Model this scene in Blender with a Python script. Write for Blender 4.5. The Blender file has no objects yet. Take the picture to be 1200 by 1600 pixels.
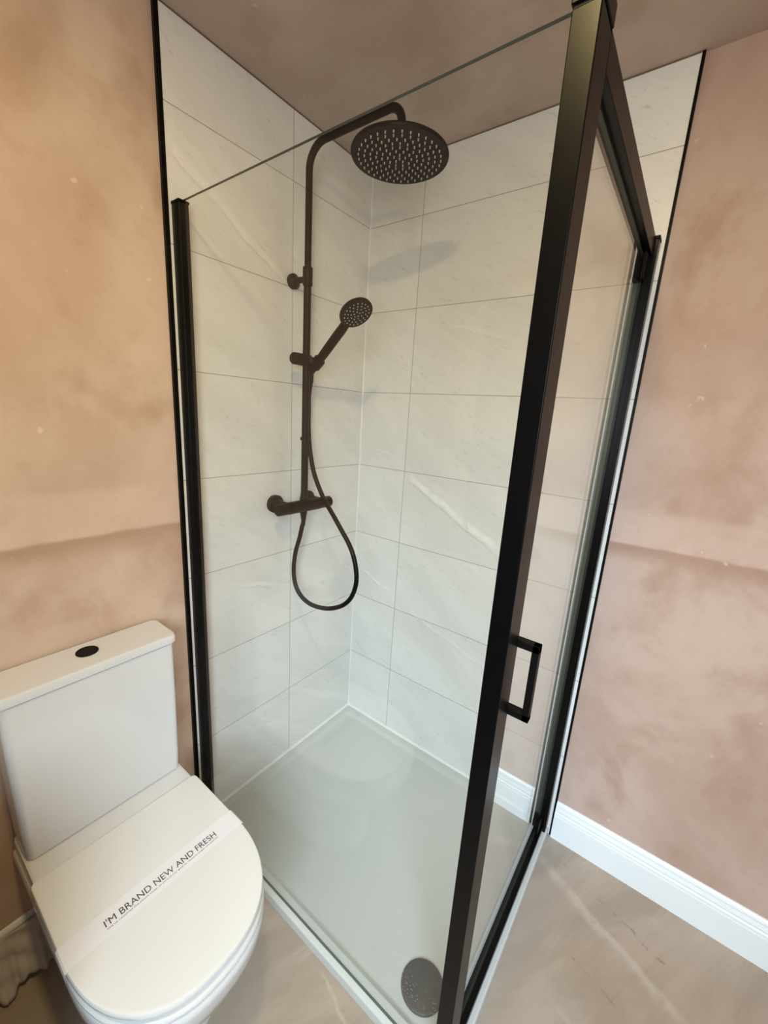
import bpy, bmesh, math, random
from mathutils import Vector, Matrix
random.seed(7)
S = bpy.context.scene
C = S.collection

# ------------------------------------------------------------------ camera
cam_d = bpy.data.cameras.new('camera')
cam_d.sensor_fit = 'VERTICAL'; cam_d.sensor_height = 36.0
cam_d.lens = 639.92 / 1600 * 36.0
cam_d.clip_start = 0.02
cam = bpy.data.objects.new('camera', cam_d); C.objects.link(cam)
_r = Vector((0.60025579, -0.7974767, 0.06102367))
_u = Vector((0.15123823, 0.18809481, 0.97043668))
_f = Vector((0.78537888, 0.57328113, -0.23351396))
M = Matrix((( _r.x, _u.x, -_f.x, 0), (_r.y, _u.y, -_f.y, 0), (_r.z, _u.z, -_f.z, 0), (0, 0, 0, 1)))
cam.matrix_world = Matrix.Translation((-1.361, -1.1405, 1.4552)) @ M
S.camera = cam

# ------------------------------------------------------------------ view, world, lights
S.view_settings.view_transform = 'Standard'
S.view_settings.look = 'None'
S.view_settings.gamma = 1.0
S.view_settings.use_curve_mapping = False
S.view_settings.exposure = 0.0
S.render.use_motion_blur = False
w = bpy.data.worlds.new('world'); S.world = w; w.use_nodes = True
w.node_tree.nodes['Background'].inputs[0].default_value = (0.55, 0.65, 0.8, 1)
w.node_tree.nodes['Background'].inputs[1].default_value = 0.5

def area(name, loc, target, sx, sy, power, col, shape='RECTANGLE', spread=180):
    d = bpy.data.lights.new(name, 'AREA'); d.shape = shape; d.size = sx
    if shape in ('RECTANGLE', 'ELLIPSE'): d.size_y = sy
    d.energy = power; d.color = col; d.spread = math.radians(spread)
    o = bpy.data.objects.new(name, d); C.objects.link(o); o.location = loc
    o.rotation_euler = (Vector(target) - Vector(loc)).to_track_quat('-Z', 'Y').to_euler()
    return o
WARM = (1.0, 0.77, 0.36); DAY = (1.0, 0.99, 0.86); SKY = (0.62, 0.82, 1.0)
area('ceiling_downlight', (-1.24, -0.90, 2.31), (-1.24, -0.90, 0), 0.12, 0.12, 10.8, WARM, 'DISK')
area('window_daylight', (-2.17, -1.70, 1.60), (0, -1.70, 1.60), 0.95, 1.0, 20.5, DAY, 'RECTANGLE', 180)
area('window_skylight', (-2.165, -1.70, 1.60), (-0.10, -0.75, 0.05), 0.95, 1.0, 12.0, SKY, 'RECTANGLE', 78)

H = 2.3227
# ------------------------------------------------------------------ materials
def mat(name):
    m = bpy.data.materials.new(name); m.use_nodes = True
    nt = m.node_tree; return m, nt, nt.nodes['Principled BSDF']
def N(nt, t, **kw):
    n = nt.nodes.new(t)
    for k, v in kw.items():
        if k.startswith('i_'): n.inputs[int(k[2:]) if k[2:].isdigit() else k[2:]].default_value = v
        else: setattr(n, k, v)
    return n
def simple(name, col, rough=0.5, metal=0.0, coat=0.0, spec=0.5, noise=0.0):
    m, nt, b = mat(name)
    b.inputs['Base Color'].default_value = (*col, 1)
    b.inputs['Roughness'].default_value = rough
    b.inputs['Metallic'].default_value = metal
    b.inputs['Coat Weight'].default_value = coat
    b.inputs['Coat Roughness'].default_value = 0.05
    b.inputs['Specular IOR Level'].default_value = spec
    tc = N(nt, 'ShaderNodeTexCoord'); nz = N(nt, 'ShaderNodeTexNoise')
    nz.inputs['Scale'].default_value = 35; nz.inputs['Detail'].default_value = 4
    nt.links.new(tc.outputs['Object'], nz.inputs['Vector'])
    mr = N(nt, 'ShaderNodeMapRange')
    mr.inputs['To Min'].default_value = max(0.0, rough - 0.03 - noise); mr.inputs['To Max'].default_value = rough + 0.03 + noise
    nt.links.new(nz.outputs['Fac'], mr.inputs['Value']); nt.links.new(mr.outputs[0], b.inputs['Roughness'])
    return m
def math_(nt, op, a, b=None, c=None, clamp=False):
    n = nt.nodes.new('ShaderNodeMath'); n.operation = op; n.use_clamp = clamp
    for i, v in enumerate((a, b, c)):
        if v is None: continue
        if isinstance(v, (int, float)): n.inputs[i].default_value = v
        else: nt.links.new(v, n.inputs[i])
    return n.outputs[0]
def mixc(nt, fac, a, b, mode='MIX'):
    n = nt.nodes.new('ShaderNodeMix'); n.data_type = 'RGBA'; n.blend_type = mode
    for idx, v in ((0, fac), (6, a), (7, b)):
        if isinstance(v, (int, float)): n.inputs[idx].default_value = v
        elif isinstance(v, tuple): n.inputs[idx].default_value = (*v, 1)
        else: nt.links.new(v, n.inputs[idx])
    return n.outputs[2]
def ramp(nt, v, a, b):
    n = nt.nodes.new('ShaderNodeMapRange'); n.interpolation_type = 'SMOOTHSTEP'
    n.inputs['From Min'].default_value = a; n.inputs['From Max'].default_value = b
    nt.links.new(v, n.inputs['Value']); return n.outputs[0]
def noise(nt, vec, scale, detail=4, rough=0.55, dist=0.0):
    n = nt.nodes.new('ShaderNodeTexNoise'); n.inputs['Scale'].default_value = scale
    n.inputs['Detail'].default_value = detail; n.inputs['Roughness'].default_value = rough
    n.inputs['Distortion'].default_value = dist
    nt.links.new(vec, n.inputs['Vector']); return n.outputs['Fac']
def mapped(nt, vec, scale=(1, 1, 1), rot=(0, 0, 0), loc=(0, 0, 0)):
    n = nt.nodes.new('ShaderNodeMapping'); n.inputs['Scale'].default_value = scale
    n.inputs['Rotation'].default_value = rot; n.inputs['Location'].default_value = loc
    nt.links.new(vec, n.inputs['Vector']); return n.outputs[0]
def bump(nt, b, h, strength, dist):
    n = nt.nodes.new('ShaderNodeBump'); n.inputs['Strength'].default_value = strength
    n.inputs['Distance'].default_value = dist
    nt.links.new(h, n.inputs['Height']); nt.links.new(n.outputs[0], b.inputs['Normal']); return n

def streak(nt, a, b, p0, p1, wid, wob=0.012, sc=9.0, soft=0.0):
    """a vein of the stone running from p0 to p1 in the (a, b) coordinates, with a wavering edge"""
    dx, dy = p1[0] - p0[0], p1[1] - p0[1]; L = math.hypot(dx, dy); dx /= L; dy /= L
    ax_, bx_ = math_(nt, 'SUBTRACT', a, p0[0]), math_(nt, 'SUBTRACT', b, p0[1])
    along = math_(nt, 'ADD', math_(nt, 'MULTIPLY', ax_, dx), math_(nt, 'MULTIPLY', bx_, dy))
    cross = math_(nt, 'SUBTRACT', math_(nt, 'MULTIPLY', bx_, dx), math_(nt, 'MULTIPLY', ax_, dy))
    cb = N(nt, 'ShaderNodeCombineXYZ'); nt.links.new(a, cb.inputs[0]); nt.links.new(b, cb.inputs[1])
    nz = math_(nt, 'MULTIPLY', math_(nt, 'SUBTRACT', noise(nt, cb.outputs[0], sc, 4, 0.6), 0.5), wob * 4)
    d = math_(nt, 'ABSOLUTE', math_(nt, 'ADD', cross, nz))
    m = math_(nt, 'SUBTRACT', 1.0, ramp(nt, d, wid * 0.2, wid))
    e = math_(nt, 'MULTIPLY', ramp(nt, along, -0.01, 0.05), math_(nt, 'SUBTRACT', 1.0, ramp(nt, along, L - 0.1, L)))
    thin = ramp(nt, noise(nt, cb.outputs[0], sc * 2.5, 4, 0.7), 0.25, 0.6)
    return math_(nt, 'MULTIPLY', math_(nt, 'MULTIPLY', m, e), thin)

def plaster(name, base, pale, dark, ax, z0, z1, slope=0.0, seed=0.0, rough=0.62, band=True):
    """fresh gypsum plaster: trowel blotches, a pale band with a darker smear below it"""
    m, nt, b = mat(name)
    g = N(nt, 'ShaderNodeNewGeometry'); pos = mapped(nt, g.outputs['Position'], loc=(seed, seed, seed * .3))
    big = noise(nt, mapped(nt, pos, (1.7, 1.7, 1.5)), 1.2, 5, 0.55, 0.3)
    med = noise(nt, mapped(nt, pos, (3.4, 3.4, 2.6)), 1.5, 8, 0.6, 0.35)
    fine = noise(nt, pos, 90, 3, 0.6)
    stre = noise(nt, mapped(nt, pos, (9, 9, 1.4)), 1.3, 7, 0.7, 0.25)
    col = mixc(nt, ramp(nt, big, 0.40, 0.60), base, pale)
    col = mixc(nt, math_(nt, 'MULTIPLY', ramp(nt, med, 0.48, 0.70), 0.65), col, dark)
    col = mixc(nt, math_(nt, 'MULTIPLY', ramp(nt, stre, 0.55, 0.8), 0.35), col, pale)
    sep = N(nt, 'ShaderNodeSeparateXYZ'); nt.links.new(g.outputs['Position'], sep.inputs[0])
    along = sep.outputs[ax]
    if band:
        wob = math_(nt, 'MULTIPLY', math_(nt, 'SUBTRACT', noise(nt, mapped(nt, pos, (3, 3, 3)), 1.0, 3), 0.5), 0.05)
        z = math_(nt, 'ADD', sep.outputs[2], wob)
        z = math_(nt, 'ADD', z, math_(nt, 'MULTIPLY', along, slope))
        inb = math_(nt, 'MULTIPLY', ramp(nt, z, z0 - .008, z0 + .006), math_(nt, 'SUBTRACT', 1.0, ramp(nt, z, z1 - .02, z1 + .012)))
        patch = ramp(nt, noise(nt, mapped(nt, pos, (2, 2, 2)), 1.2, 5), 0.28, 0.46)
        col = mixc(nt, math_(nt, 'MULTIPLY', math_(nt, 'MULTIPLY', inb, patch), 0.5), col, tuple(min(1, c * 1.12) for c in pale))
        und = math_(nt, 'MULTIPLY', ramp(nt, z, z0 - .07, z0 - .008), math_(nt, 'SUBTRACT', 1.0, ramp(nt, z, z0 - .008, z0 + .002)))
        col = mixc(nt, math_(nt, 'MULTIPLY', math_(nt, 'MULTIPLY', und, patch), 0.85), col, dark)
    mot = noise(nt, pos, 22, 6, 0.7)
    col = mixc(nt, math_(nt, 'MULTIPLY', ramp(nt, mot, 0.5, 0.72), 0.22), col, dark)
    # small pale scuffs and specks
    sp = noise(nt, pos, 26, 2, 0.5); sp = ramp(nt, sp, 0.74, 0.78)
    col = mixc(nt, math_(nt, 'MULTIPLY', sp, 0.5), col, tuple(min(1, c * 1.35) for c in pale))
    col = mixc(nt, math_(nt, 'MULTIPLY', math_(nt, 'SUBTRACT', fine, 0.5), 0.25), col, pale)
    nt.links.new(col, b.inputs['Base Color'])
    b.inputs['Roughness'].default_value = rough; b.inputs['Specular IOR Level'].default_value = 0.35
    hh = math_(nt, 'ADD', math_(nt, 'MULTIPLY', med, 1.0), math_(nt, 'MULTIPLY', fine, 0.08))
    bump(nt, b, hh, 0.25, 0.004)
    return m

def tile_mat(name, ax, joint, seed, wtile=0.90, veins=()):
    """large off-white stone-look tiles 300 mm high, thin grey joints, faint diagonal veins"""
    m, nt, b = mat(name)
    g = N(nt, 'ShaderNodeNewGeometry')
    sep = N(nt, 'ShaderNodeSeparateXYZ'); nt.links.new(g.outputs['Position'], sep.inputs[0])
    a, z = sep.outputs[ax], sep.outputs[2]
    def joint_d(v, off, per):
        t = math_(nt, 'DIVIDE', math_(nt, 'SUBTRACT', v, off), per)
        fr = math_(nt, 'FRACT', math_(nt, 'ADD', t, 10.0))
        d = math_(nt, 'MINIMUM', fr, math_(nt, 'SUBTRACT', 1.0, fr))
        return math_(nt, 'MULTIPLY', d, per), math_(nt, 'FLOOR', math_(nt, 'ADD', t, 10.0))
    dz, kz = joint_d(z, 0.0355, 0.3)
    da, ka = joint_d(a, joint, wtile)
    d = math_(nt, 'MINIMUM', dz, da)
    grout = math_(nt, 'SUBTRACT', 1.0, ramp(nt, d, 0.0007, 0.0016))
    idn = math_(nt, 'ADD', math_(nt, 'MULTIPLY', kz, 3.71), math_(nt, 'MULTIPLY', ka, 7.13))
    comb = N(nt, 'ShaderNodeCombineXYZ')
    nt.links.new(math_(nt, 'ADD', a, math_(nt, 'MULTIPLY', idn, 1.37)), comb.inputs[0])
    nt.links.new(math_(nt, 'ADD', z, math_(nt, 'MULTIPLY', idn, 0.91)), comb.inputs[1])
    comb.inputs[2].default_value = seed
    p = comb.outputs[0]
    rot = (0, 0, math.radians(32 if ax == 0 else -32))
    pr = mapped(nt, p, (1, 1, 1), rot)
    cloud = noise(nt, mapped(nt, pr, (1.5, 5, 1)), 1.3, 6, 0.6, 0.5)
    band = noise(nt, mapped(nt, pr, (0.35, 3.6, 1)), 1.5, 4, 0.5, 0.25)
    vein = math_(nt, 'ABSOLUTE', math_(nt, 'SUBTRACT', band, 0.5))
    vein = math_(nt, 'SUBTRACT', 1.0, ramp(nt, vein, 0.0, 0.016))
    vmask = ramp(nt, noise(nt, mapped(nt, p, (1.7, 1.7, 1)), 1.1, 2), 0.48, 0.62)
    fine = noise(nt, p, 70, 5, 0.7); pit = ramp(nt, noise(nt, mapped(nt, pr, (26, 75, 1)), 1.0, 5, 0.8), 0.56, 0.72)
    col = mixc(nt, ramp(nt, cloud, 0.33, 0.66), (0.765, 0.765, 0.745), (0.835, 0.835, 0.82))
    col = mixc(nt, math_(nt, 'MULTIPLY', math_(nt, 'MULTIPLY', vein, vmask), 0.3), col, (0.93, 0.93, 0.91))
    for (p0, p1, wd, k) in veins:
        col = mixc(nt, math_(nt, 'MULTIPLY', streak(nt, a, z, p0, p1, wd), k), col, (0.97, 0.97, 0.95))
        off = wd * 1.1
        col = mixc(nt, math_(nt, 'MULTIPLY', streak(nt, a, z, (p0[0], p0[1] - off), (p1[0], p1[1] - off), wd * .35, 0.009), k * .45), col, (0.50, 0.49, 0.45))
    col = mixc(nt, math_(nt, 'MULTIPLY', pit, 0.42), col, (0.42, 0.41, 0.375))
    col = mixc(nt, math_(nt, 'MULTIPLY', math_(nt, 'SUBTRACT', fine, 0.45), 0.35), col, (0.90, 0.90, 0.87))
    col = mixc(nt, math_(nt, 'MULTIPLY', grout, 0.8), col, (0.30, 0.28, 0.24))
    nt.links.new(col, b.inputs['Base Color'])
    b.inputs['Roughness'].default_value = 0.38
    b.inputs['Specular IOR Level'].default_value = 0.4
    h = math_(nt, 'SUBTRACT', math_(nt, 'MULTIPLY', fine, 0.12), math_(nt, 'MULTIPLY', grout, 1.0))
    bump(nt, b, h, 0.35, 0.0012)
    return m

def floor_mat():
    m, nt, b = mat('floor_stone')
    g = N(nt, 'ShaderNodeNewGeometry'); pos = g.outputs['Position']
    pr = mapped(nt, pos, (1, 1, 1), (0, 0, math.radians(22)))
    cloud = noise(nt, mapped(nt, pr, (1.2, 3.5, 1)), 1.6, 6, 0.6, 0.7)
    band = noise(nt, mapped(nt, pr, (0.7, 4.5, 1)), 1.3, 5, 0.6, 0.4)
    v = math_(nt, 'SUBTRACT', 1.0, ramp(nt, math_(nt, 'ABSOLUTE', math_(nt, 'SUBTRACT', band, 0.5)), 0.0, 0.022))
    vm = ramp(nt, noise(nt, pos, 1.6, 2), 0.42, 0.6)
    band2 = noise(nt, mapped(nt, pr, (1.6, 9, 1), loc=(3, 1, 0)), 1.5, 5, 0.7, 0.4)
    dk = math_(nt, 'MULTIPLY', ramp(nt, noise(nt, mapped(nt, pr, (5, 26, 1)), 1.0, 5, 0.7), 0.60, 0.74), 0.5)
    col = mixc(nt, ramp(nt, cloud, 0.35, 0.65), (0.34, 0.27, 0.21), (0.43, 0.35, 0.285))
    col = mixc(nt, math_(nt, 'MULTIPLY', math_(nt, 'MULTIPLY', v, vm), 0.45), col, (0.58, 0.53, 0.46))
    col = mixc(nt, dk, col, (0.25, 0.20, 0.16))
    sp = N(nt, 'ShaderNodeSeparateXYZ'); nt.links.new(pos, sp.inputs[0])
    tone = ramp(nt, noise(nt, mapped(nt, pr, (1, 2.2, 1), loc=(5, 2, 0)), 1.4, 3), 0.40, 0.60)
    col = mixc(nt, math_(nt, 'MULTIPLY', tone, 0.35), col, (0.345, 0.335, 0.295))
    for p0, p1, wd, k in (((-.10, -.97), (-.31, -1.45), .017, .24), ((-.115, -1.0), (-.30, -1.40), .028, .16), ((-.79, -.60), (-.86, -.95), .007, .3), ((-.45, -1.1), (-.62, -1.6), .010, .16)):
        col = mixc(nt, math_(nt, 'MULTIPLY', streak(nt, sp.outputs[0], sp.outputs[1], p0, p1, wd), k), col, (0.66, 0.60, 0.52))
    for p0, p1, wd, k in (((-.07, -1.03), (-.20, -1.42), .007, .5), ((-.30, -1.08), (-.42, -1.40), .006, .4)):
        st = math_(nt, 'MULTIPLY', streak(nt, sp.outputs[0], sp.outputs[1], p0, p1, wd), ramp(nt, noise(nt, pos, 38, 3), .50, .62))
        col = mixc(nt, math_(nt, 'MULTIPLY', st, k), col, (0.16, 0.125, 0.10))
    fine = noise(nt, pos, 120, 4, 0.7)
    col = mixc(nt, math_(nt, 'MULTIPLY', math_(nt, 'SUBTRACT', fine, 0.45), 0.25), col, (0.55, 0.5, 0.45))
    nt.links.new(col, b.inputs['Base Color']); b.inputs['Roughness'].default_value = 0.36
    bump(nt, b, fine, 0.1, 0.001)
    return m

def glass_mat(name, tint=(0.985, 0.995, 0.99), drops=False):
    """clear safety glass: straight-through transmission plus Fresnel mirror"""
    m = bpy.data.materials.new(name); m.use_nodes = True; nt = m.node_tree
    for n in list(nt.nodes): nt.nodes.remove(n)
    out = N(nt, 'ShaderNodeOutputMaterial'); mix = N(nt, 'ShaderNodeMixShader')
    tr = N(nt, 'ShaderNodeBsdfTransparent'); tr.inputs[0].default_value = (*tint, 1)
    gl = N(nt, 'ShaderNodeBsdfGlossy'); gl.inputs['Roughness'].default_value = 0.0
    gl.inputs[0].default_value = (1, 1, 1, 1)
    g = N(nt, 'ShaderNodeNewGeometry'); dt = N(nt, 'ShaderNodeVectorMath', operation='DOT_PRODUCT')
    nt.links.new(g.outputs['Normal'], dt.inputs[0]); nt.links.new(g.outputs['Incoming'], dt.inputs[1])
    c = math_(nt, 'ABSOLUTE', dt.outputs['Value'])
    f = math_(nt, 'POWER', math_(nt, 'SUBTRACT', 1.0, c, clamp=True), 5.0)
    f = math_(nt, 'ADD', math_(nt, 'MULTIPLY', f, 0.971), 0.029)
    nt.links.new(f, mix.inputs[0]); nt.links.new(tr.outputs[0], mix.inputs[1]); nt.links.new(gl.outputs[0], mix.inputs[2])
    last = mix.outputs[0]
    if drops:   # dried splashes and dust low on the pane
        vz = N(nt, 'ShaderNodeTexVoronoi'); vz.inputs['Scale'].default_value = 170
        vec = mapped(nt, g.outputs['Position'], (1, 1, 1)); nt.links.new(vec, vz.inputs['Vector'])
        dot = math_(nt, 'SUBTRACT', 1.0, ramp(nt, vz.outputs['Distance'], 0.12, 0.2))
        sepc = N(nt, 'ShaderNodeSeparateColor'); nt.links.new(vz.outputs['Color'], sepc.inputs[0])
        pick = ramp(nt, sepc.outputs[0], 0.80, 0.84)
        cl = ramp(nt, noise(nt, g.outputs['Position'], 4.5, 3), 0.5, 0.66)
        sep = N(nt, 'ShaderNodeSeparateXYZ'); nt.links.new(g.outputs['Position'], sep.inputs[0])
        low = math_(nt, 'SUBTRACT', 1.0, ramp(nt, sep.outputs[2], 0.12, 0.42))
        k = math_(nt, 'MULTIPLY', math_(nt, 'MULTIPLY', dot, pick), math_(nt, 'MULTIPLY', cl, low))
        df = N(nt, 'ShaderNodeBsdfDiffuse'); df.inputs[0].default_value = (0.85, 0.87, 0.86, 1)
        mx = N(nt, 'ShaderNodeMixShader'); nt.links.new(math_(nt, 'MULTIPLY', k, 0.55), mx.inputs[0])
        nt.links.new(last, mx.inputs[1]); nt.links.new(df.outputs[0], mx.inputs[2]); last = mx.outputs[0]
    nt.links.new(last, out.inputs[0])
    return m

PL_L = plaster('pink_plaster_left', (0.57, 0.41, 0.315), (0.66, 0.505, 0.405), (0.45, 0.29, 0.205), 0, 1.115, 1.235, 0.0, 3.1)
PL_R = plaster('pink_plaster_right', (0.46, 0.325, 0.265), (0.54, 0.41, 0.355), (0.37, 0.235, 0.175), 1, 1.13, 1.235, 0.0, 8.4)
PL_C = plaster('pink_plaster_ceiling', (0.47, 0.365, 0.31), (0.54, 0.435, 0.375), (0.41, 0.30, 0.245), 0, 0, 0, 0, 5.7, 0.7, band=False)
TILE_L = tile_mat('stone_tile_left', 0, -0.3805, 1.7, veins=(((-.78, 2.062), (-.38, 1.83), .016, .6), ((-.60, 0.86), (-.385, 0.80), .012, .5), ((-.37, 0.72), (0, .60), .010, .4)))
TILE_R = tile_mat('stone_tile_right', 1, -0.2356, 6.3, veins=(((-.25, 1.223), (-.70, .985), .020, .8), ((-.02, .765), (-.235, .70), .010, .7), ((-.34, 1.79), (-.62, 1.70), .008, .35), ((-.30, .66), (-.8, .50), .012, .4), ((-.06, 1.33), (-.235, 1.26), .008, .3)))
FLOOR = floor_mat()
WHITE = simple('white_gloss_paint', (0.83, 0.885, 0.92), 0.30)
CERAMIC = simple('white_ceramic', (0.70, 0.71, 0.725), 0.06, spec=0.5, noise=-0.02)
PLASTIC = simple('white_toilet_seat_plastic', (0.755, 0.76, 0.75), 0.14)
TRAY = simple('white_acrylic_tray', (0.60, 0.63, 0.61), 0.22)
SILIC = simple('white_silicone', (0.86, 0.87, 0.86), 0.35)
BLACK = simple('matt_black_powder_coat', (0.0035, 0.0033, 0.003), 0.42, spec=0.12)
FRAME = simple('satin_black_anodised_frame', (0.0022, 0.0020, 0.0022), 0.33, spec=0.15)
HOSE = simple('black_smooth_hose', (0.004, 0.004, 0.004), 0.35, spec=0.15)
NOZZ = simple('pale_rubber_nozzle', (0.55, 0.53, 0.47), 0.5)
DARKG = simple('dark_grey_drain', (0.035, 0.038, 0.04), 0.5)
SEAL = simple('grey_green_seal', (0.30, 0.32, 0.28), 0.25)
SEALW = simple('clear_seal_lip', (0.66, 0.66, 0.60), 0.25)
EDGE = simple('dark_glass_edge', (0.05, 0.06, 0.045), 0.35, spec=0.3)
PAPER = simple('white_paper_band', (0.80, 0.80, 0.845), 0.6)
INK = simple('dark_grey_ink', (0.05, 0.05, 0.06), 0.6)
SHEET = simple('white_crumpled_sheeting', (0.50, 0.46, 0.43), 0.5)
GLASS = glass_mat('clear_glass_panel', drops=True)
GLASSD = glass_mat('clear_glass_door')
DARKDOOR = simple('dark_stained_door', (0.035, 0.025, 0.02), 0.5)

# ------------------------------------------------------------------ mesh helpers
def obj(name, bm, m, parent=None, smooth=False, bevel=0.0, seg=2, recalc=True):
    if recalc: bmesh.ops.recalc_face_normals(bm, faces=bm.faces[:])
    me = bpy.data.meshes.new(name); bm.to_mesh(me); bm.free()
    me.materials.append(m) if not isinstance(m, (list, tuple)) else [me.materials.append(x) for x in m]
    o = bpy.data.objects.new(name, me); C.objects.link(o)
    if parent is not None:
        o.parent = parent
        o.location = -Vector(parent['_base']) if '_base' in parent else (0, 0, 0)
    if bevel > 0:
        md = o.modifiers.new('bevel', 'BEVEL'); md.width = bevel; md.segments = seg; md.limit_method = 'ANGLE'
        md.angle_limit = math.radians(35); md.harden_normals = False
        smooth = True
    if smooth:
        for p in me.polygons: p.use_smooth = True
        md = o.modifiers.new('weighted', 'WEIGHTED_NORMAL'); md.keep_sharp = True
        try: me.set_sharp_from_angle(angle=math.radians(40))
        except Exception: pass
    return o
def thing(name, label, cat, loc, group=None):
    o = bpy.data.objects.new(name, None); C.objects.link(o); o.location = loc
    o.empty_display_size = 0.05
    o['label'] = label; o['category'] = cat
    if group: o['group'] = group
    BASES[o.name] = Vector(loc); return o
BASES = {}
def part(name, bm, m, root, **kw):
    """mesh given in world coordinates, parented under root (or under a part of it)"""
    o = obj(name, bm, m, None, **kw); o.parent = root
    base = root
    top = root
    while top.parent is not None: top = top.parent
    if root.type == 'EMPTY': o.location = -Vector(root.location)
    else: o.location = (0, 0, 0)
    return o
def struct(name, bm, m, parent=None, **kw):
    o = obj(name, bm, m, None, **kw)
    if parent is not None: o.parent = parent
    o['kind'] = 'structure'
    return o
def box(bm, x0, x1, y0, y1, z0, z1):
    vs = [bm.verts.new(p) for p in ((x0, y0, z0), (x1, y0, z0), (x1, y1, z0), (x0, y1, z0), (x0, y0, z1), (x1, y0, z1), (x1, y1, z1), (x0, y1, z1))]
    for f in ((0, 3, 2, 1), (4, 5, 6, 7), (0, 1, 5, 4), (1, 2, 6, 5), (2, 3, 7, 6), (3, 0, 4, 7)):
        bm.faces.new([vs[i] for i in f])
    return bm
def B(*a):
    bm = bmesh.new()
    if isinstance(a[0], (tuple, list)):
        for q in a: box(bm, *q)
    else: box(bm, *a)
    return bm
def ring(bm, c, ax, r, n=32, ref=None):
    ax = Vector(ax).normalized()
    u = (Vector(ref) if ref is not None else (Vector((0, 0, 1)) if abs(ax.z) < 0.9 else Vector((1, 0, 0))))
    u = (u - ax * u.dot(ax)).normalized(); v = ax.cross(u)
    return [bm.verts.new(Vector(c) + (u * math.cos(2 * math.pi * i / n) + v * math.sin(2 * math.pi * i / n)) * r) for i in range(n)]
def bridge(bm, a, b):
    n = len(a)
    for i in range(n): bm.faces.new((a[i], a[(i + 1) % n], b[(i + 1) % n], b[i]))
def lathe(bm, base, ax, prof, n=40, ref=None):
    """prof: list of (distance along axis, radius)"""
    ax = Vector(ax).normalized(); rs = [ring(bm, Vector(base) + ax * d, ax, max(r, 1e-5), n, ref) for d, r in prof]
    for a, b in zip(rs[:-1], rs[1:]): bridge(bm, a, b)
    bm.faces.new(rs[0][::-1]); bm.faces.new(rs[-1])
    return bm
def spline(pts, per=10):
    P = [Vector(p) for p in pts]; P = [P[0] * 2 - P[1]] + P + [P[-1] * 2 - P[-2]]; out = []
    for i in range(1, len(P) - 2):
        for k in range(per):
            t = k / per; a, b, c, d = P[i - 1], P[i], P[i + 1], P[i + 2]
            out.append(0.5 * ((2 * b) + (c - a) * t + (2 * a - 5 * b + 4 * c - d) * t * t + (-a + 3 * b - 3 * c + d) * t ** 3))
    out.append(P[-2]); return out
def tube(bm, pts, rad, n=20):
    pts = [Vector(p) for p in pts]; rs = []; up = None
    for i, p in enumerate(pts):
        t = (pts[min(i + 1, len(pts) - 1)] - pts[max(i - 1, 0)]).normalized()
        if up is None: up = Vector((1, 0, 0)) if abs(t.x) < 0.9 else Vector((0, 0, 1))
        up = (up - t * up.dot(t)).normalized()
        r = rad(i / (len(pts) - 1)) if callable(rad) else rad
        rs.append(ring(bm, p, t, r, n, up))
    for a, b in zip(rs[:-1], rs[1:]): bridge(bm, a, b)
    bm.faces.new(rs[0][::-1]); bm.faces.new(rs[-1]); return bm
def loft(bm, sections, cap=True):
    rs = [[bm.verts.new(p) for p in s] for s in sections]
    for a, b in zip(rs[:-1], rs[1:]): bridge(bm, a, b)
    if cap: bm.faces.new(rs[0][::-1]); bm.faces.new(rs[-1])
    return bm

# ------------------------------------------------------------------ the room
XW, YW = -2.22, -2.52
fl = struct('floor', B(XW - .1, 0.12, YW - .1, 0.12, -0.10, 0.0), FLOOR)
ce = struct('ceiling', B(XW - .1, 0.12, YW - .1, 0.12, H, H + 0.1), PL_C)
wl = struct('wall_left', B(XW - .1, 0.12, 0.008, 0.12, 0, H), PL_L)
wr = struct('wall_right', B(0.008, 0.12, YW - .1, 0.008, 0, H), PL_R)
# tiled areas stand 8 mm proud of the plaster
tl = struct('trim_1', B(-0.776, -0.0, 0.0, 0.0085, 0, H - 0.002), TILE_L)
tr_ = struct('trim_2', B(0.0, 0.0085, -0.984, 0.0085, 0, H - 0.002), TILE_R)
struct('trim_3', B(-0.7865, -0.7755, -0.002, 0.009, 0, H - 0.001), BLACK)
struct('trim_4', B(-0.002, 0.009, -0.9905, -0.984, 0, H - 0.001), BLACK)
# silicone in the tiled corner
bm = bmesh.new(); s = [(0.001, 0.001), (-0.0045, 0.001), (-0.003, -0.001), (-0.001, -0.003), (0.001, -0.0045)]
loft(bm, [[(x, y, 0.02) for x, y in s], [(x, y, H - 0.003) for x, y in s]]); struct('trim_5', bm, SILIC)
# dark shadow joint between tiles and ceiling
struct('trim_6', B((-0.776, 0.0, -0.0015, 0.004, H - 0.0035, H + 0.001), (-0.0015, 0.004, -0.984, 0.0, H - 0.0035, H + 0.001)), simple('ceiling_gap', (0.16, 0.11, 0.08), 0.8))
# west wall with the window and a dark door, an added dark block to shade the area left of the toilet, all outside the frame
wy0, wy1, wz0, wz1 = -2.22, -1.18, 1.05, 2.10
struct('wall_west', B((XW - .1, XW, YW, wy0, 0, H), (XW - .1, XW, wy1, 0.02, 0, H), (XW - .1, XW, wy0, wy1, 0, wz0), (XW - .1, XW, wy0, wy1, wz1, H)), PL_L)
struct('window_1', B((XW - .09, XW - .03, wy0, wy0 + .05, wz0, wz1), (XW - .09, XW - .03, wy1 - .05, wy1, wz0, wz1), (XW - .09, XW - .03, wy0, wy1, wz0, wz0 + .05), (XW - .09, XW - .03, wy0, wy1, wz1 - .05, wz1)), WHITE)
struct('door_1', B((XW, XW + .035, -1.02, -0.20, 0.005, 2.0)), DARKDOOR, bevel=.003)
struct('shade_block', B((XW, -1.44, -0.62, 0.0085, 0, 0.82)), DARKDOOR)
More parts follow.
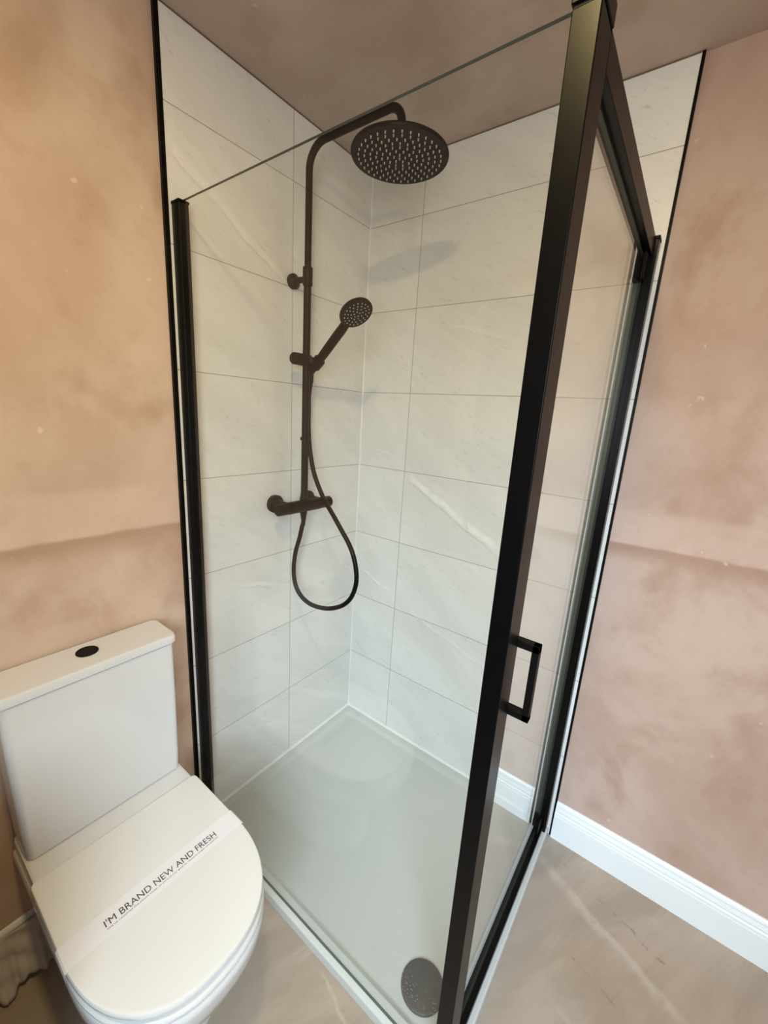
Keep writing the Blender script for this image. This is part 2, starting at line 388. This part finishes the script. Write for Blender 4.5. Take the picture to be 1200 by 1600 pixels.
struct('wall_south', B(XW - .1, 0.12, YW - .1, YW, 0, H), PL_R)

def skirting(name, p0, p1, nrm, m=WHITE):
    """moulded board: flat face, cove and bead at the top"""
    prof = [(0, 0), (0.017, 0), (0.017, 0.096), (0.0155, 0.101), (0.0155, 0.108), (0.0125, 0.113), (0.0135, 0.119), (0.0115, 0.125), (0.0095, 0.131), (0.0098, 0.137), (0.007, 0.143), (0.004, 0.147), (0, 0.148)]
    n = Vector(nrm); bm = bmesh.new()
    loft(bm, [[Vector(p) + n * d + Vector((0, 0, z)) for d, z in prof] for p in (p0, p1)])
    return struct(name, bm, m)
skirting('baseboard_right', (0.008, -0.9905, 0), (0.008, YW, 0), (-1, 0, 0))
skirting('baseboard_left', (XW, 0.008, 0), (-0.787, 0.008, 0), (0, -1, 0))

# ------------------------------------------------------------------ shower tray
TX, TY = -0.775, -0.980
tray = thing('shower_tray', 'low white shower tray on the floor inside the glass enclosure', 'shower tray', (TX / 2, TY / 2, 0))
def rrect(x0, x1, y0, y1, r, z, n=6):
    out = []
    for cx, cy, a0 in ((x1 - r, y1 - r, 0), (x0 + r, y1 - r, 90), (x0 + r, y0 + r, 180), (x1 - r, y0 + r, 270)):
        for k in range(n + 1):
            a = math.radians(a0 + 90 * k / n); out.append((cx + r * math.cos(a), cy + r * math.sin(a), z))
    return out
bm = bmesh.new()
ZR = 0.030
loft(bm, [rrect(TX, -0.0005, TY, -0.0005, .004, 0.0), rrect(TX, -0.0005, TY, -0.0005, .004, ZR - .004),
          rrect(TX + .002, -0.0015, TY + .002, -0.0015, .004, ZR - .001), rrect(TX + .005, -0.003, TY + .005, -0.003, .004, ZR),
          rrect(TX + .036, -0.030, TY + .036, -0.030, .022, ZR), rrect(TX + .040, -0.033, TY + .040, -0.033, .022, ZR - .002),
          rrect(TX + .050, -0.041, TY + .050, -0.041, .022, ZR - .012), rrect(TX + .060, -0.048, TY + .060, -0.048, .022, ZR - .0145),
          rrect(TX + .30, -0.30, TY + .30, -0.30, .02, ZR - .017)])
part('basin', bm, TRAY, tray, smooth=True)
bm = bmesh.new(); lathe(bm, (-0.652, -0.842, ZR - .016), (0, 0, 1), [(0, .056), (.005, .056), (.0075, .054), (.0085, .050), (.009, .02)], 56)
dc = part('drain_cover', bm, DARKG, tray, smooth=True); dc['label'] = 'round dark grey waste cover'
def bead(name, a, b, n1, m, root, s=0.006):
    a, b = Vector(a), Vector(b); n1 = Vector(n1); bm = bmesh.new()
    sh = [(0, 0), (s, 0), (s * .55, s * .45), (0.0, s)]
    loft(bm, [[p + n1 * d + Vector((0, 0, z)) for d, z in sh] for p in (a, b)])
    return part(name, bm, m, root)
bead('sealant', (-0.745, 0, ZR), (0, 0, ZR), (0, -1, 0), SILIC, tray, 0.007)
bead('sealant', (0, 0, ZR), (0, -0.975, ZR), (-1, 0, 0), SILIC, tray, 0.007)

# ------------------------------------------------------------------ glass enclosure
PX = -0.757; GZ = 1.928
enc = thing('shower_enclosure', 'black framed glass shower enclosure with pivot door, standing on the white tray', 'shower enclosure', (PX, -0.95, ZR))
def pane(name, x0, x1, y0, y1, z0, z1, axis, m, root):
    """slab of glass: clear faces, darker green cut edges"""
    bm = B(x0, x1, y0, y1, z0, z1); bmesh.ops.recalc_face_normals(bm, faces=bm.faces[:])
    for f in bm.faces: f.material_index = 0 if abs(f.normal[axis]) > 0.9 else 1
    return part(name, bm, [m, EDGE], root)
gp = pane('glass_panel', PX - .003, PX + .003, -0.934, -0.012, ZR + .001, GZ, 0, GLASS, enc)
bm = B((-0.768, -0.743, -0.036, -0.0002, ZR, GZ - .004))
wp = part('wall_profile', bm, FRAME, enc, bevel=.0012)
bm = B((-0.7695, -0.7415, -0.0375, -0.0002, GZ - .004, GZ + .002)); part('profile_cap', bm, BLACK, wp, bevel=.001)
for z in (1.79, 0.98):
    bm = bmesh.new(); lathe(bm, (-0.7425, -0.020, z), (1, 0, 0), [(0, .0045), (.003, .0045), (.0045, .003)], 16); part('screw_cap', bm, BLACK, wp, smooth=True)
PT = 1.952
bm = B((-0.768, -0.712, -0.9655, -0.932, ZR, GZ - .004))
post = part('corner_post', bm, FRAME, enc, bevel=.0015)
part('post_gap', B(-0.7665, -0.7135, -0.964, -0.9335, GZ - .004, GZ - .0005), simple('shadow_gap_black', (.003, .003, .003), .8), post)  # black fill painted in for the shadow gap between post and cap
part('post_cap', B(-0.7695, -0.7105, -0.967, -0.9305, GZ - .0005, PT), FRAME, post, bevel=.0015)
part('header_rail', B(-0.712, -0.001, -0.9655, -0.932, 1.885, GZ), FRAME, enc, bevel=.0012)
part('bottom_rail', B((-0.712, -0.001, -0.9655, -0.950, ZR + .0003, ZR + .020), (-0.712, -0.001, -0.950, -0.932, ZR + .0003, ZR + .010)), FRAME, enc, bevel=.001)
sp = part('wall_profile', B((-0.036, -0.0002, -0.974, -0.9485, ZR, GZ - .004)), FRAME, enc, bevel=.0012)
part('profile_cap', B(-0.038, -0.0002, -0.9755, -0.947, GZ - .004, GZ + .003), BLACK, sp, bevel=.001)
part('profile_groove', B((-0.0375, -0.0358, -0.9665, -0.9650, ZR + .01, GZ - .05), (-0.0375, -0.0358, -0.9555, -0.9545, ZR + .01, GZ - .05)), BLACK, sp)
part('side_channel', B(-0.034, -0.0002, -0.9485, -0.9335, ZR + .001, 1.84), SEAL, sp)
part('channel_lip', B(-0.037, -0.030, -0.9335, -0.9305, ZR + .03, 1.84), SEALW, sp)
bead('sealant', (-0.0005, -0.975, ZR), (-0.0005, -0.976, ZR), (-1, 0, 0), SILIC, enc, 0.004)
DY = -0.9485
door = pane('door', -0.706, -0.040, DY - .003, DY + .003, ZR + .022, 1.878, 1, GLASSD, enc)
door['label'] = 'clear glass pivot door'
def hinge(z0, z1):
    bm = B((-0.088, -0.036, DY + .003, DY + .016, z0, z1), (-0.082, -0.036, DY - .010, DY - .003, z0, z1))
    h = part('pivot_hinge', bm, BLACK, door, bevel=.0012)
    h.location = (0, 0, 0)
hinge(1.825, 1.885); hinge(ZR + .012, ZR + .068)
part('door_seal', B(-0.7105, -0.7055, DY - .004, DY + .004, ZR + .022, 1.878), SEAL, door)
# square D handle through the glass
def dhandle(sgn):
    y0 = DY + sgn * .003; y1 = DY + sgn * .050
    a, b = sorted((y0, y1)); c, d = sorted((y1 - sgn * .012, y1))
    bars = ((-0.700, -0.684, a, b, 1.076, 1.090), (-0.700, -0.684, a, b, .940, .954), (-0.700, -0.684, c, d, .940, 1.090))
    return B(*bars)
hd = part('handle', dhandle(-1), BLACK, door, bevel=.001)

# ------------------------------------------------------------------ shower column
XS = -0.382
col = thing('bar_shower', 'matt black thermostatic bar shower with overhead rose, fixed to the left tiled wall', 'shower', (XS, 0, 1.13))
YR = -0.072
bm = bmesh.new(); lathe(bm, (XS, YR, 1.145), (0, 0, 1), [(0, .0120), (.71, .0120), (.712, .0108)], 32)
rail = part('riser_rail', bm, BLACK, col, smooth=True)
bm = bmesh.new()
pts = [(XS, YR, 1.855), (XS, YR, 1.95), (XS, YR, 2.05), (XS, YR, 2.145)]
cy, cz, R = YR - .062, 2.145, .062
for k in range(1, 13):
    a = math.radians(90 * k / 12); pts.append((XS, cy + R * math.cos(a), cz + R * math.sin(a)))
ye = -0.405; R2 = .042; pts += [(XS, -0.25, 2.207), (XS, ye + R2, 2.207)]
for k in range(1, 11):
    a = math.radians(90 * k / 10); pts.append((XS, ye + R2 - R2 * math.sin(a), 2.207 - R2 + R2 * math.cos(a)))
pts.append((XS, ye, 2.115)); tube(bm, pts, 0.0105, 24)
part('shower_arm', bm, BLACK, col, smooth=True)
bm = bmesh.new(); lathe(bm, (XS, ye, 2.118), (0, 0, -1), [(0, .014), (.008, .015), (.014, .022), (.017, .030), (.019, .118), (.0205, .1235), (.0245, .125), (.0285, .1235), (.0290, .121)], 72)
rose = part('overhead_rose', bm, BLACK, col, smooth=True)
bm = bmesh.new(); zb = 2.118 - .029
for rr, n in ((.0, 1), (.015, 5), (.030, 10), (.045, 15), (.060, 20), (.075, 24), (.090, 28), (.105, 33)):
    for k in range(n):
        a = 2 * math.pi * (k + .5 * (n % 4 == 2)) / max(n, 1)
        lathe(bm, (XS + rr * math.cos(a), ye + rr * math.sin(a), zb + .0004), (0, 0, -1), [(0, .0021), (.0055, .0013)], 7)
nz = part('rubber_nozzles', bm, NOZZ, rose, smooth=True); nz['label'] = 'pale rubber spray nozzles'; nz['kind'] = 'stuff'
# upper wall bracket
bm = bmesh.new(); lathe(bm, (XS, 0.0, 1.852), (0, -1, 0), [(0, .0225), (.007, .0235), (.011, .0230), (.016, .016), (.021, .010), (.062, .0085)], 36)
br = part('wall_bracket', bm, BLACK, col, smooth=True)
bm = bmesh.new(); lathe(bm, (XS, YR, 1.832), (0, 0, 1), [(0, .0145), (.0015, .0155), (.050, .0155), (.052, .0145)], 32)
part('bracket_collar', bm, BLACK, br, smooth=True)
bm = bmesh.new(); lathe(bm, (XS, YR, 1.349), (0, 0, 1), [(0, .015), (.001, .0168), (.010, .0168), (.011, .015)], 32)
part('rail_ring', bm, BLACK, col, smooth=True)
# slider with hand shower holder
ZS = 1.609
bm = bmesh.new(); lathe(bm, (XS - .058, YR + .002, ZS), (1, 0, 0), [(0, .010), (.002, .0160), (.006, .0185), (.030, .0190), (.045, .0190), (.072, .0190), (.074, .0175)], 36)
sl = part('slider', bm, BLACK, col, smooth=True)
hc = Vector((-0.356, -0.095, 1.602))
bm = bmesh.new(); tube(bm, [(XS + .006, YR - .004, ZS - .001), (XS + .016, YR - .014, ZS - .004), hc], lambda t: .0155, 24)
part('slider_arm', bm, BLACK, sl, smooth=True)
hdir = Vector((-0.0716, -0.7692, 0.6350)).normalized()
bm = bmesh.new(); lathe(bm, hc - hdir * .017 , hdir, [(0, .0165), (.003, .0185), (.034, .0195), (.036, .018)], 32)
part('handset_cradle', bm, BLACK, sl, smooth=True)
# thermostatic bar valve
ZV = 1.118; YV = -0.070
bm = bmesh.new(); lathe(bm, (XS - .118, YV, ZV), (1, 0, 0), [(0, .017), (.003, .0200), (.046, .0210), (.0465, .0200), (.048, .0200), (.0485, .0215), (.186, .0215), (.1865, .0200), (.188, .0200), (.1885, .0210), (.246, .0200), (.249, .017)], 48)
vb = part('valve_bar', bm, BLACK, col, smooth=True)
bm = bmesh.new(); lathe(bm, (XS + .098, YV, ZV + .017), (0, 0, 1), [(0, .006), (.006, .0055), (.0075, .004)], 16); part('safety_button', bm, BLACK, vb, smooth=True)
for dx in (-.075, .075):
    bm = bmesh.new(); lathe(bm, (XS + dx, 0.0, ZV + .006), (0, -1, 0), [(0, .031), (.010, .032), (.014, .0315), (.0155, .028), (.019, .017), (.060, .016)], 40)
    part('wall_flange', bm, BLACK, vb, smooth=True)
bm = bmesh.new(); lathe(bm, (XS, YR, ZV + .018), (0, 0, 1), [(0, .0150), (.014, .0150), (.016, .0135), (.03, .0125)], 32); part('rail_socket', bm, BLACK, vb, smooth=True)
bm = bmesh.new(); lathe(bm, (XS, YV, ZV - .018), (0, 0, -1), [(0, .0125), (.010, .0125), (.012, .0115), (.034, .0085), (.036, .007)], 28); part('hose_outlet', bm, BLACK, vb, smooth=True)

# hand shower, resting in the cradle
hand = thing('hand_shower', 'black handset with small round spray head, angled in the slider on the riser rail', 'hand shower', tuple(hc))
hp = [hc - hdir * .040, hc - hdir * .018, hc + hdir * .02, hc + hdir * .07, hc + hdir * .12, hc + hdir * .165, hc + hdir * .20 + Vector((0, .004, .006))]
bm = bmesh.new(); tube(bm, spline(hp, 8), lambda t: .0112 + .0035 * min(1, t * 2.2) - .002 * max(0, t - .75) * 4, 24)
part('handle', bm, BLACK, hand, smooth=True)
fn = Vector((-0.10, -0.62, -0.78)).normalized()
hcn = hc + hdir * .2236
bm = bmesh.new(); lathe(bm, hcn - fn * .012, fn, [(0, .012), (.003, .030), (.008, .044), (.014, .0505), (.020, .0520), (.024, .051), (.0255, .048)], 56)
hh = part('spray_head', bm, BLACK, hand, smooth=True)
bm = bmesh.new(); uu = fn.orthogonal().normalized(); vv = fn.cross(uu)
for rr, n in ((.009, 5), (.019, 9), (.029, 14), (.039, 19)):
    for k in range(n):
        a = 2 * math.pi * k / n; lathe(bm, hcn + fn * .0130 + (uu * math.cos(a) + vv * math.sin(a)) * rr, fn, [(0, .0018), (.0022, .0013)], 7)
nz = part('spray_nozzles', bm, NOZZ, hh, smooth=True); nz['label'] = 'pale spray nozzles'

# hose: from the valve outlet, a loop, up behind the valve bar and beside the rail to the handset
hose = thing('shower_hose', 'black shower hose looping below the bar valve and up to the handset', 'hose', (XS, YV, ZV - .05))
HP = [(XS, YV, ZV - .046), (XS, -0.068, 1.050)] + [(-0.386, -0.068, 1.043), (-0.392, -0.062, 0.999), (-0.4, -0.051, 0.945), (-0.404, -0.046, 0.887), (-0.405, -0.051, 0.838), (-0.404, -0.068, 0.8), (-0.401, -0.1, 0.773), (-0.397, -0.147, 0.762), (-0.391, -0.212, 0.771), (-0.384, -0.269, 0.798), (-0.378, -0.303, 0.834), (-0.374, -0.32, 0.88), (-0.371, -0.32, 0.926), (-0.369, -0.304, 0.98), (-0.368, -0.278, 1.023), (-0.366, -0.236, 1.067), (-0.364, -0.196, 1.108), (-0.362, -0.159, 1.144), (-0.36, -0.128, 1.181), (-0.358, -0.095, 1.235), (-0.356, -0.075, 1.289), (-0.355, -0.063, 1.344), (-0.354, -0.057, 1.409), (-0.353, -0.056, 1.452), (-0.353, -0.055, 1.491), (-0.353, -0.059, 1.524), (-0.353, -0.065, 1.549)]
HP.append(tuple(hc - hdir * .036))
bm = bmesh.new(); tube(bm, spline(HP, 8), 0.0080, 18)
part('hose_tube', bm, HOSE, hose, smooth=True)
bm = bmesh.new(); tube(bm, [hc - hdir * .062, hc - hdir * .036], lambda t: .0085 + .0025 * t, 18); part('hose_nut', bm, HOSE, hose, smooth=True)

# ------------------------------------------------------------------ toilet
TCX = -1.063
toi = thing('toilet', 'white close-coupled toilet with closed lid against the pink plaster wall', 'toilet', (TCX, -0.3, 0))
def dshape(hw, yb, ycur, yf, z, n=28, nexp=2.35, rc=.012, dx=0.0):
    """D outline: straight back with small radii, straight sides, superelliptic front"""
    out = []
    for k in range(5):   # back right corner
        a = math.radians(90 - 90 * k / 4); out.append((TCX + dx + hw - rc + rc * math.cos(a), yb - rc + rc * math.sin(a), z))
    for k in range(6): out.append((TCX + dx + hw, (yb - rc) + (ycur - yb + rc) * (k + 1) / 7, z))
    for k in range(n + 1):
        a = math.pi * k / n; c, s_ = math.cos(a), math.sin(a)
        out.append((TCX + dx + hw * math.copysign(abs(c) ** (2 / nexp), c), ycur - (ycur - yf) * (-1) * -abs(s_) ** (2 / nexp), z))
    for k in range(6): out.append((TCX + dx - hw, ycur + (yb - rc - ycur) * (k + 1) / 7, z))
    for k in range(5):
        a = math.radians(180 - 90 * k / 4); out.append((TCX + dx - hw + rc + rc * math.cos(a), yb - rc + rc * math.sin(a), z))
    return out
bm = bmesh.new()
secs = [(0.0, .118, -.470, -.28), (.012, .117, -.470, -.28), (.06, .114, -.462, -.28), (.14, .119, -.470, -.28), (.20, .136, -.502, -.29), (.24, .156, -.545, -.31),
        (.275, .170, -.582, -.34), (.305, .179, -.603, -.36), (.335, .1835, -.612, -.37), (.360, .1850, -.616, -.37), (.370, .1840, -.615, -.37), (.3745, .181, -.611, -.37), (.3755, .172, -.60, -.37)]
loft(bm, [dshape(hw, -0.004, yc, yf, z) for z, hw, yf, yc in secs])
pan = part('pan', bm, CERAMIC, toi, smooth=True)
# raised deck that carries the cistern
bm = bmesh.new()
loft(bm, [rrect(TCX - .178, TCX + .178, -.185, -.004, .02, .36), rrect(TCX - .180, TCX + .180, -.187, -.004, .02, .404), rrect(TCX - .178, TCX + .178, -.184, -.004, .02, .411), rrect(TCX - .172, TCX + .172, -.178, -.006, .018, .414)])
part('deck', bm, CERAMIC, pan, smooth=True)
# seat and lid
bm = bmesh.new(); loft(bm, [dshape(.150, -.205, -.37, -.572, .3755), dshape(.150, -.205, -.37, -.572, .3800), dshape(.183, -.182, -.37, -.609, .3805), dshape(.1865, -.180, -.37, -.6135, .385), dshape(.1865, -.180, -.37, -.6135, .390), dshape(.183, -.182, -.37, -.610, .3945), dshape(.150, -.205, -.37, -.572, .3955), dshape(.148, -.207, -.37, -.570, .4045)])
part('seat', bm, PLASTIC, toi, smooth=True)
bm = bmesh.new(); loft(bm, [dshape(.150, -.205, -.37, -.572, .4040), dshape(.1835, -.177, -.37, -.6065, .4045), dshape(.1865, -.173, -.37, -.610, .4085), dshape(.1865, -.173, -.37, -.610, .4150), dshape(.1845, -.175, -.37, -.608, .4190), dshape(.180, -.179, -.37, -.603, .4205), dshape(.12, -.22, -.37, -.52, .4215)])
lid = part('lid', bm, PLASTIC, toi, smooth=True)
for sx in (-1, 1): part('hinge_block', B(*sorted((TCX + sx * .055, TCX + sx * .085)), -.205, -.182, .392, .405), PLASTIC, toi)
# cistern
def crect(x0, x1, yf, yb, z, bow, r=.016):
    pts = rrect(x0, x1, yf, yb, r, z, 5); out = []
    for x, y, zz in pts:
        if y < (yf + yb) / 2: y -= bow * (1 - ((x - TCX) / ((x1 - x0) / 2)) ** 2)
        out.append((x, y, zz))
    return out
def crect2(hw, yf, yb, z, bow=.0, r=.016):
    """cistern outline with a slightly bowed front"""
    out = []; pts = rrect(TCX - hw, TCX + hw, yf, yb, r, z, 5)
    for i, p in enumerate(pts):
        out.append(p)
        if i == 17:
            q = pts[18]
            for k in range(1, 12): out.append((p[0] + (q[0] - p[0]) * k / 12, yf - bow * math.sin(math.pi * k / 12), z))
    return out
bm = bmesh.new()
loft(bm, [crect2(.168, -.108, -.004, .4135), crect2(.168, -.108, -.004, .4165), crect2(.1745, -.1155, -.004, .4172), crect2(.176, -.117, -.003, .46), crect2(.1785, -.118, -.003, .65), crect2(.1795, -.118, -.003, .818)])
ci = part('cistern', bm, CERAMIC, toi, smooth=True)
bm = bmesh.new()
loft(bm, [crect2(.174, -.112, -.003, .8175), crect2(.174, -.112, -.003, .8215), crect2(.1845, -.1225, -.002, .8218), crect2(.1858, -.1238, -.002, .825), crect2(.1855, -.1235, -.002, .839), crect2(.1835, -.1215, -.003, .8435), crect2(.179, -.117, -.005, .8455)])
cl = part('cistern_lid', bm, CERAMIC, toi, smooth=True)
bm = bmesh.new(); lathe(bm, (-1.062, -.052, .8452), (0, 0, 1), [(0, .0235), (.0022, .0235), (.0032, .0225), (.0032, .0200), (.0022, .0195), (.0024, .001)], 40)
part('flush_button', bm, BLACK, cl, smooth=True)

# paper band across the lid
ban = thing('paper_band', 'white paper band printed in grey letters, lying across the toilet lid', 'paper band', (TCX, -.376, .4215))
bm = bmesh.new(); secs = []
def bandpts(y):
    top = [(-.1886, .3985), (-.1888, .4115), (-.1882, .4175), (-.1852, .4203), (-.178, .4214), (-.12, .4224), (0, .4225), (.12, .4224), (.178, .4214), (.1852, .4203), (.1882, .4175), (.1888, .4115), (.1886, .3985)]
    k = 1.0
    o = [(TCX + x, y, z) for x, z in top]; i_ = [(TCX + x * .999, y, z - .0003) for x, z in top]
    return o + i_[::-1]
loft(bm, [bandpts(-.349), bandpts(-.376), bandpts(-.403)]); part('band', bm, PAPER, ban)
def text(name, s, x0, x1, ybase, z, root, height, m):
    cu = bpy.data.curves.new(name, 'FONT'); cu.body = s; cu.size = 1.0; cu.extrude = 0.0
    t = bpy.data.objects.new(name, cu); C.objects.link(t)
    bpy.context.view_layer.update()
    dg = bpy.context.evaluated_depsgraph_get(); me = bpy.data.meshes.new_from_object(t.evaluated_get(dg))
    bpy.data.objects.remove(t)
    xs = [v.co.x for v in me.vertices]; ys = [v.co.y for v in me.vertices]
    sx = (x1 - x0) / (max(xs) - min(xs)); sy = height / (max(v for v in ys) - min(0, min(ys)))
    mx = min(xs)
    for v in me.vertices: v.co = Vector((x0 + (v.co.x - mx) * sx, ybase + v.co.y * sy, z))
    bm = bmesh.new(); bm.from_mesh(me); bpy.data.meshes.remove(me)
    r = bmesh.ops.extrude_face_region(bm, geom=bm.faces[:])
    for g in r['geom']:
        if isinstance(g, bmesh.types.BMVert): g.co.z += .0002
    return part(name, bm, m, root)
text('lettering', "I'M BRAND NEW AND FRESH", -1.177, -0.937, -.3835, .42255, ban, .0155, INK)
text('small_lettering', "We've removed the plastic wrap, as part of our goal to remove single use plastics", -1.177, -0.937, -.3905, .42255, ban, .0046, simple('mid_grey_ink', (.16, .16, .17), .6))

# crumpled sheeting against the wall, left of the toilet
sh = thing('plastic_sheet', 'crumpled white sheeting hanging at the skirting behind the toilet, lower left', 'sheeting', (-1.36, -.03, 0))
bm = bmesh.new(); nx, nzz = 60, 16; G = []
for i in range(nx + 1):
    x = -1.50 + .285 * i / nx; colv = []
    fold = .006 * math.sin(x * 95) + .004 * math.sin(x * 173 + 1.3) + .003 * math.sin(x * 310 + .4)
    for j in range(nzz + 1):
        t = j / nzz; hem = .020 + .010 * math.sin(x * 60 + 1)
        z = .146 + (hem - .146) * t
        y = -.013 - .045 * t ** 1.4 - fold * (0.15 + t) + .003 * math.sin(z * 120 + x * 70)
        colv.append(bm.verts.new((x, min(y, -.011), z)))
    G.append(colv)
for i in range(nx):
    for j in range(nzz): bm.faces.new((G[i][j], G[i + 1][j], G[i + 1][j + 1], G[i][j + 1]))
so = part('sheet', bm, SHEET, sh, smooth=False)
for p in so.data.polygons: p.use_smooth = True
md = so.modifiers.new('thick', 'SOLIDIFY'); md.thickness = .0015
